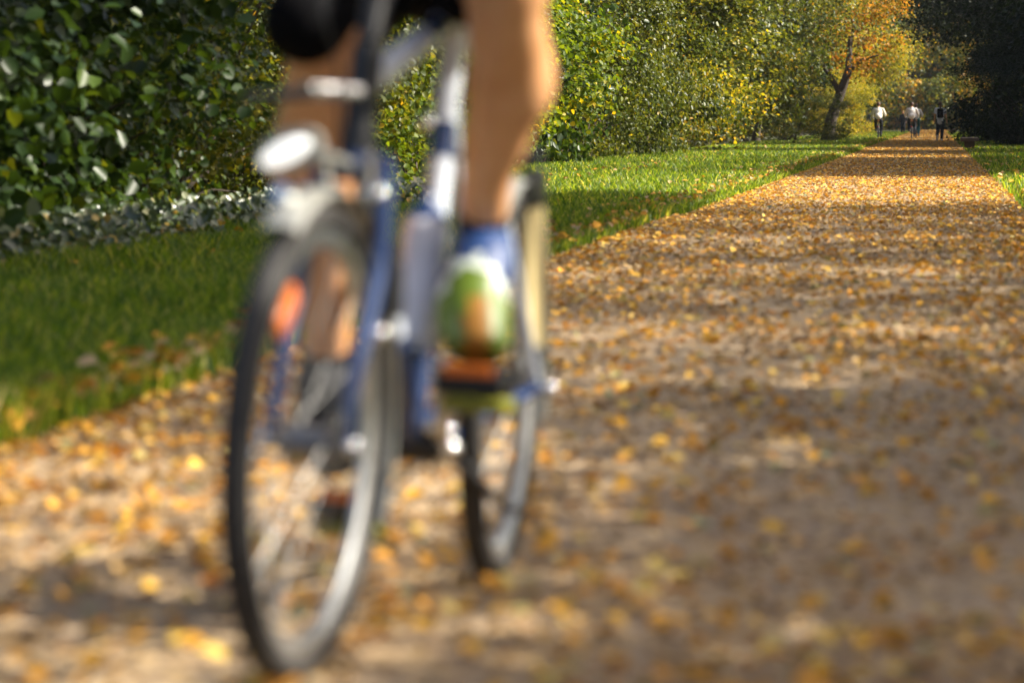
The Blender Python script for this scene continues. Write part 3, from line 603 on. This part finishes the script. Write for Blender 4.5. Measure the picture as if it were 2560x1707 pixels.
for hp, k in ((hipL, kL), (hipR, kR)): limb(m, [hp, hp.lerp(k, .5) + Vector((0, 0, .005)), k], [.088, .075, .058], 18)
limb(m, [hips, hips.lerp(sh, .4) + FWD * .03, hips.lerp(sh, .8), sh], [.13, .12, .15, .1], 20, flat=.72, up=tuple(FWD))
limb(m, [sh, neck, head], [.07, .055, .07], 14); m.ball(head + Vector((0, 0, .03)), (.078, .095, .12), rot=Matrix.Rotation(YAW, 3, 'Z'))
m.ball(head - FWD * .1 + Vector((0, 0, .02)), (.014, .02, .022)); m.ball(head + RGT * .08 + Vector((0, 0, .02)), (.012, .02, .03)); m.ball(head - RGT * .08 + Vector((0, 0, .02)), (.012, .02, .03)); m.ball(head - FWD * .07 - Vector((0, 0, .06)), (.03, .03, .025))
for s_, g_ in ((1, gl), (-1, gr)):
    so = sh + RGT * (s_ * .18); el = so.lerp(g_, .5) + RGT * (s_ * .07) - Vector((0, 0, .07)); limb(m, [sh + RGT * (s_ * .08), so, el, g_], [.07, .052, .04, .027], 12)
    limb(m, [g_, g_ - FWD * .04 + Vector((0, 0, -.005))], [.03, .034], 12, flat=.6)
    for q in range(4):
        b0_ = g_ - FWD * .055 + RGT * (s_ * .012 + (q - 1.5) * .019); limb(m, [b0_, b0_ - FWD * .03 - Vector((0, 0, .012)), b0_ - FWD * .035 - Vector((0, 0, .04)), b0_ - FWD * .012 - Vector((0, 0, .052))], [.0085, .0085, .008, .007], 8, n=3)
    b0_ = g_ - RGT * (s_ * .03); limb(m, [b0_, b0_ - RGT * s_ * .01 - FWD * .03 - Vector((0, 0, .02)), b0_ - FWD * .04 - Vector((0, 0, .045))], [.011, .01, .008], 8, n=3)
remeshed(m, 'body', SKIN, rider, .007, 6, off=rbase)
m = MB()
limb(m, [hipL, hipL.lerp(kL, .35) + Vector((0, 0, -.012)), at(1168, -42, 4.84)], [.105, .096, .07], 20)
limb(m, [hipR, hipR.lerp(kR, .5) + Vector((0, 0, .004)), at(760, 56, 4.82)], [.105, .092, .07], 20)
m.ball(hips, (.17, .13, .13), rot=Matrix.Rotation(YAW, 3, 'Z')); remeshed(m, 'shorts', BLACKC, rider, .009, 5, off=rbase)
m = MB(); limb(m, [hips + Vector((0, 0, .06)), hips.lerp(sh, .5) + FWD * .03, hips.lerp(sh, .85), sh + Vector((0, 0, .01))], [.15, .15, .17, .12], 20, flat=.75, up=tuple(FWD))
for s_, g_ in ((1, gl), (-1, gr)): so = sh + RGT * (s_ * .17); limb(m, [sh + RGT * (s_ * .08), so, so.lerp(g_, .3) + RGT * (s_ * .04) - Vector((0, 0, .05))], [.085, .07, .062], 14)
remeshed(m, 'shirt', mat('dark_jersey', (.02, .025, .05), .8, scale=50), rider, .01, 4, off=rbase)
m = MB(); m.ball(head + Vector((0, 0, .06)) + FWD * .015, (.086, .1, .1), rot=Matrix.Rotation(YAW, 3, 'Z')); m.build('hair', mat('brown_hair', (.05, .028, .015), .6, scale=90), rider, off=rbase)
# socks and shoes
SOCK = mat('black_sock', (.006, .006, .01), .9, scale=80)
def lt(p, q, t): return p.lerp(q, t)
m = MB(); limb(m, [lt(kL, aL, .93), aL, aL + Vector((0, 0, -.03))], [.041, .042, .045], 16, ends=False); m.build('sock', SOCK, rider, off=rbase)
m = MB(); limb(m, [lt(kR, aR, .95), aR, aR + Vector((0, 0, -.03))], [.041, .042, .045], 16, ends=False); m.build('sock', SOCK, rider, off=rbase)
SB = mat('shoe_blue', (.015, .05, .17), .5, scale=50); SW = mat('shoe_white', (.62, .68, .62), .5, scale=50); SG = mat('shoe_green', (.1, .16, .01), .45, scale=50); SO = mat('shoe_orange', (.3, .13, .01), .5, scale=50)
def shoe(ank, toe, tone, up):
    """upper lofted from heel collar to toe; returns nothing"""
    ax = toe - ank; u = Vector(up).normalized()
    m = MB(); c = lambda t, f=0: ank + ax * t + u * f
    P, Q = spline([c(-.16, -.0), c(-.02, .006), c(.22, .012), c(.5, -.002) - RGT * .014 * (len(tone) > 1), (c(.74, -.012)) - RGT * .008 * (len(tone) > 1), c(.93, -.018), c(1.0, -.022)], [.038, .047, .052, .058, .057, .047, .026], 5)
    m.tube(P, Q, 22, flat=.86, up=tuple(u)); o = m.build('shoe', tone, rider, off=rbase)
    if len(tone) > 1:
        n_ = 22
        for f in o.data.polygons:
            t = (f.center + Vector(rbase) - ank).dot(ax) / ax.length_squared; s_ = (f.center + Vector(rbase) - c(t)).dot(RGT)
            tt = t - 55 * (s_ + .01) ** 2; f.material_index = 0 if tt < .34 else (1 if tt < .44 or s_ > .05 else (3 if (-.016 < s_ + .004 < .02 and t > .66) else 2))
    m = MB(); P, Q = spline([c(-.15, -.045), c(.2, -.052), c(.5, -.05), c(.75, -.052), c(.97, -.05)], [.03, .037, .044, .046, .03], 5); m.tube(P, Q, 18, flat=.36, up=tuple(u)); m.build('sole', SG if len(tone) > 1 else SOCK, o, off=rbase)
pL = onbike(left_p + Vector((0, .13, 0))); pR = onbike(right_p + Vector((0, -.13, 0)))
shoe(aL + Vector((0, 0, -.035)), at(1192, 872, 4.76), [SB, SW, SG, SO], (-FWD * .8 + Vector((0, 0, .6)) - RGT * .1))
shoe(aR + Vector((0, 0, -.03)), at(835, 1150, 4.98), [SOCK], (-FWD * .8 + Vector((0, 0, .6))))

# ------------------------------------------------------------------ far people
def far_bike(loc, rz, label, paint):
    b_ = empty('bicycle', loc, label, 'bicycle', 'bicycles ridden away down the path', rot=(0, 0, rz))
    for x in (.52, -.52):
        w = bpy.data.objects.new('wheel', None); COL.objects.link(w); w.parent = b_; w.location = (x, 0, .34)
        m = MB(); m.ring((0, 0, 0), .32, [(.022 * math.cos(a), .022 * math.sin(a)) for a in np.linspace(0, 6.283, 9)[:-1]], seg=30); m.build('tyre', RUB, w)
        m = MB(); m.ring((0, 0, 0), .3, [(.01, .01), (.01, -.01), (-.01, 0)], seg=30)
        for k in range(12): a = k * math.pi / 6; m.tube([(0, 0, 0), (.29 * math.cos(a), 0, .29 * math.sin(a))], .002, 4)
        m.build('rim', ALU, w)
    m = MB()
    for p, q in (((-.05, 0, .28), (-.2, 0, .85)), ((-.05, 0, .28), (.35, 0, .7)), ((.32, 0, .85), (-.18, 0, .75)), ((.3, 0, .9), (.38, 0, .65)), ((.38, .05, .65), (.52, .05, .34)), ((.38, -.05, .65), (.52, -.05, .34)), ((-.05, 0, .28), (-.52, .06, .34)), ((-.05, 0, .28), (-.52, -.06, .34)), ((-.18, 0, .78), (-.52, .06, .34)), ((-.18, 0, .78), (-.52, -.06, .34))): m.tube([p, q], .015, 8)
    m.build('frame', paint, b_)
    m = MB(); m.tube([(.3, 0, .9), (.3, 0, 1.03)], .013, 8); m.tube([(.16, -.3, 1.06), (.28, -.18, 1.06), (.3, 0, 1.04), (.28, .18, 1.06), (.16, .3, 1.06)], .013, 8); m.build('handlebar', BLKP, b_)
    m = MB(); m.tube([(-.2, 0, .84), (-.23, 0, .95)], .013, 8); m.tube([(-.08, 0, .95), (-.2, 0, .96), (-.32, 0, .97)], [.02, .05, .09], 12, flat=.5, up=(0, 0, 1)); m.build('saddle', BLKP, b_)
    m = MB(); m.ring((0, 0, 0), .36, [(.004, .025), (.004, -.025), (-.002, 0)], 30, 190, 16); q = m.build('mudguard', BLKP, b_); q.location = (-.52, 0, .34)
    m = MB(); m.box((-.93, 0, .62), (.02, .06, .04), bev=.005); m.build('rear_light', mat('red_lamp', (.5, .02, .01), .3), b_)
    m = MB(); m.box((-.55, 0, .73), (.4, .14, .02), bev=.005); m.build('luggage_rack', BLKP, b_)
    return b_
def person(name, loc, rz, label, pose, cl, vox=.018):
    """local frame: +y is the walking direction"""
    r = empty(name, loc, label, 'person', rot=(0, 0, rz)); g = cl; V3 = Vector
    J = {k: V3(v) for k, v in pose.items()}
    m = MB()
    for s in 'LR':
        limb(m, [J['hip' + s], J['knee' + s], J['ank' + s]], [.085, .055, .038], 10, n=4); limb(m, [J['ank' + s], J['toe' + s]], [.04, .03], 8, n=3)
        limb(m, [J['sho' + s], J['elb' + s], J['han' + s]], [.05, .038, .027], 10, n=4)
        d = (J['han' + s] - J['elb' + s]).normalized(); limb(m, [J['han' + s], J['han' + s] + d * .09], [.032, .026], 8, n=3)
    pel = (J['hipL'] + J['hipR']) / 2; sh_ = (J['shoL'] + J['shoR']) / 2
    limb(m, [pel, pel.lerp(sh_, .45), pel.lerp(sh_, .8), sh_], [.13, .115, .14, .1], 14, flat=.7, up=(0, 1, 0), n=4); limb(m, [J['shoL'], J['shoR']], [.055, .055], 8)
    limb(m, [sh_, J['head'] - V3((0, 0, .08))], [.055, .05], 8); m.ball(J['head'], (.075, .092, .115)); m.ball(J['head'] + V3((0, .095, -.01)), .014); m.ball(J['head'] + V3((.075, 0, -.01)), (.012, .02, .028)); m.ball(J['head'] - V3((.075, 0, .01)), (.012, .02, .028))
    remeshed(m, 'body', SKIN, r, vox, 2)
    m = MB(); limb(m, [pel + V3((0, 0, g.get('hem', -.05) + .15)), pel.lerp(sh_, .45), pel.lerp(sh_, .85), sh_ + V3((0, 0, .02))], [.165 * g.get('w', 1), .165 * g.get('w', 1), .175, .1], 14, flat=.72, up=(0, 1, 0), n=4); limb(m, [J['shoL'], J['shoR']], [.075, .075], 10)
    for s in 'LR': limb(m, [J['sho' + s], J['elb' + s].lerp(J['sho' + s], 1 - min(1, g['sleeve'] * 2)), J['sho' + s].lerp(J['elb' + s], .5) if g['sleeve'] < .5 else J['elb' + s].lerp(J['han' + s], .85)], [.075, .066, .062 if g['sleeve'] < .5 else .045], 10, n=4)
    remeshed(m, 'jacket' if g['sleeve'] > .5 else 'shirt', g['top'], r, vox, 2)
    m = MB()
    for s in 'LR': limb(m, [J['hip' + s], J['knee' + s], J['knee' + s].lerp(J['ank' + s], .9)], [.105, .08, .065], 12, n=4)
    m.ball(pel, (.16, .125, .12)); remeshed(m, 'trousers', g['legs'], r, vox, 2)
    for s in 'LR': m = MB(); limb(m, [J['ank' + s] + (J['ank' + s] - J['toe' + s]) * .25 - V3((0, 0, .03)), J['ank' + s].lerp(J['toe' + s], .4) - V3((0, 0, .015)), J['toe' + s]], [.045, .048, .036], 10, n=3); m.build('shoe', g['shoe'], r)
    m = MB(); m.ball(J['head'] + V3((0, -.015, .02)), (.088, .1, .112))
    if g.get('long'): limb(m, [J['head'] + V3((0, -.06, .02)), J['head'] + V3((0, -.1, -.12)), J['head'] + V3((0, -.13, -.3))], [.085, .075, .04], 12, flat=.6, n=4)
    m.build('hair', g['hair'], r)
    return r
CREAM = mat('cream_jacket', (.78, .74, .64), .85, scale=12); NAVY = mat('navy_trousers', (.012, .018, .03), .85, scale=20); TEAL = mat('teal_trousers', (.01, .11, .12), .8, scale=20)
WSH = mat('white_shirt', (.75, .78, .84), .85, scale=12); HBR = mat('chestnut_hair', (.08, .035, .018), .55, scale=60); GREYJ = mat('grey_jacket', (.6, .57, .55), .85, scale=12)
BLKS = mat('dark_shoe', (.02, .02, .02), .6); GRYS = mat('grey_shoe', (.4, .42, .48), .6); DRKJ = mat('dark_coat', (.02, .025, .035), .85, scale=20)
ride = dict(hipL=(-.09, -.25, 1.0), hipR=(.09, -.25, 1.0), kneeL=(-.13, .14, .86), kneeR=(.13, .1, .66), ankL=(-.12, .0, .48), ankR=(.12, -.12, .24), toeL=(-.12, .14, .42), toeR=(.12, .02, .17),
            shoL=(-.19, -.1, 1.44), shoR=(.19, -.1, 1.44), elbL=(-.3, .02, 1.2), elbR=(.3, .02, 1.2), hanL=(-.29, .2, 1.1), hanR=(.29, .2, 1.1), head=(0, -.06, 1.66))
def cyclist(px, py, lab_p, lab_b, cl, paint, pose=ride):
    p = onground(px, py); p.z = 0
    person('person', p, 0, lab_p, pose, cl); far_bike(p, R(90), lab_b, paint); return p
cyclist(2196, 350, 'far cyclist in a cream jacket riding away, leftmost of the distant riders', 'dark bicycle under the leftmost far rider, on the grass-edged left lane', dict(top=CREAM, legs=NAVY, shoe=BLKS, hair=HBR, sleeve=.9, hem=-.06, w=1.05), BLKP)
cyclist(2279, 350, 'far cyclist in a grey-beige jacket and dark trousers, middle of the distant riders', 'dark bicycle under the middle far rider in the grey-beige jacket', dict(top=GREYJ, legs=NAVY, shoe=BLKS, hair=HBR, sleeve=.9, hem=-.06, w=1.05), BLKP)
cyclist(2290, 347, 'cyclist in teal trousers riding just ahead and right of the grey-beige jacket rider', 'teal bicycle half hidden beside the middle far rider', dict(top=GREYJ, legs=TEAL, shoe=GRYS, hair=HBR, sleeve=.9, hem=-.05, w=1.0), TEAL)
walk = dict(hipL=(-.09, 0, .9), hipR=(.09, 0, .9), kneeL=(-.1, .06, .5), kneeR=(.09, .02, .48), ankL=(-.12, -.22, .22), ankR=(.07, .0, .09), toeL=(-.13, -.13, .05), toeR=(.08, .17, .03),
            shoL=(-.18, 0, 1.38), shoR=(.18, 0, 1.38), elbL=(-.24, .04, 1.1), elbR=(.25, -.02, 1.1), hanL=(-.25, .14, .9), hanR=(.28, .0, .86), head=(0, .02, 1.6))
wp = onground(2350, 354); wp.z = 0
person('person', wp, 0, 'walker with long brown hair, white shirt and black trousers, seen from behind on the path', walk, dict(top=WSH, legs=NAVY, shoe=GRYS, hair=HBR, sleeve=.3, hem=-.17, w=1.0, long=True))
bk = empty('backpack', wp + Vector((0, -.2, 1.02)), 'black backpack worn by the long-haired walker on the path', 'backpack')
m = MB(); m.box((0, 0, .2), (.27, .15, .42), bev=.055); m.build('bag_body', BLACKC, bk); m = MB(); m.box((0, -.09, .12), (.24, .07, .2), bev=.025); m.build('pocket', BLACKC, bk)
m = MB()
for s in (-1, 1): m.tube([(s * .1, .07, .38), (s * .12, .2, .43), (s * .12, .31, .3), (s * .12, .29, .1)], .017, 8, flat=.4)
m.build('shoulder_straps', BLKP, bk)
stand = dict(walk); stand.update(ankL=(-.1, -.04, .09), toeL=(-.11, .12, .03), kneeL=(-.1, .03, .49))
for px, lab in ((2167, 'dark-clothed figure far away, left of the leftmost far rider'), (2257, 'person in dark clothes walking far away, between the two pale-jacketed riders')):
    p = onground(px, 334); p.z = 0; person('person', p, R(180), lab, stand, dict(top=DRKJ, legs=NAVY, shoe=BLKS, hair=HBR, sleeve=.9, hem=-.1, w=1.05))

# ------------------------------------------------------------------ benches, twig
STN = mat('dark_stone', (.07, .05, .04), .9, scale=8, bump=.3)
def bench(loc, label, s=1):
    b_ = empty('bench', loc, label, 'bench', rot=(0, 0, 0)); b_.scale = (s, s, s)
    m = MB(); m.box((0, .8, .31), (.52, 1.9, .12), bev=.015); m.build('seat', STN, b_, smooth=False)
    for y in (.1, 1.5): m = MB(); m.box((0, y, .125), (.3, .28, .25), bev=.012); m.build('leg', STN, b_, smooth=False)
p = onground(2424, 376); bench((p.x, p.y, 0), 'low dark stone bench on the right verge of the path, nearer and larger one')
p = onground(2380, 334); bench((p.x, p.y, 0), 'tiny far bench on the right beyond the walker')
p = onground(545, 1200); m = MB(); m.tube([(-.05, 0, .012), (0, .01, .02), (.06, 0, .012)], [.003, .006, .004], 8); m.tube([(0, .01, .02), (.02, .04, .035)], [.004, .002], 6)
tg = m.build('twig', BARK); tg.location = (p.x, p.y, 0); tag(tg, 'short dark twig on the path left of the front wheel', 'twig')

# ------------------------------------------------------------------ air
hm = bpy.data.materials.new('haze'); hm.use_nodes = True; n = hm.node_tree.nodes; n.remove(n["Principled BSDF"])
pv = n.new("ShaderNodeVolumePrincipled"); pv.inputs["Color"].default_value = (.9, .95, 1, 1); pv.inputs["Density"].default_value = .00016; pv.inputs["Anisotropy"].default_value = .5
hm.node_tree.links.new(pv.outputs[0], n["Material Output"].inputs["Volume"])
m = MB(); m.box((0, 0, 0), (1860, 2160, 41)); hz = m.build('haze', hm, smooth=False); hz.location = (0, 750, 19.5); tag(hz, kind='stuff')
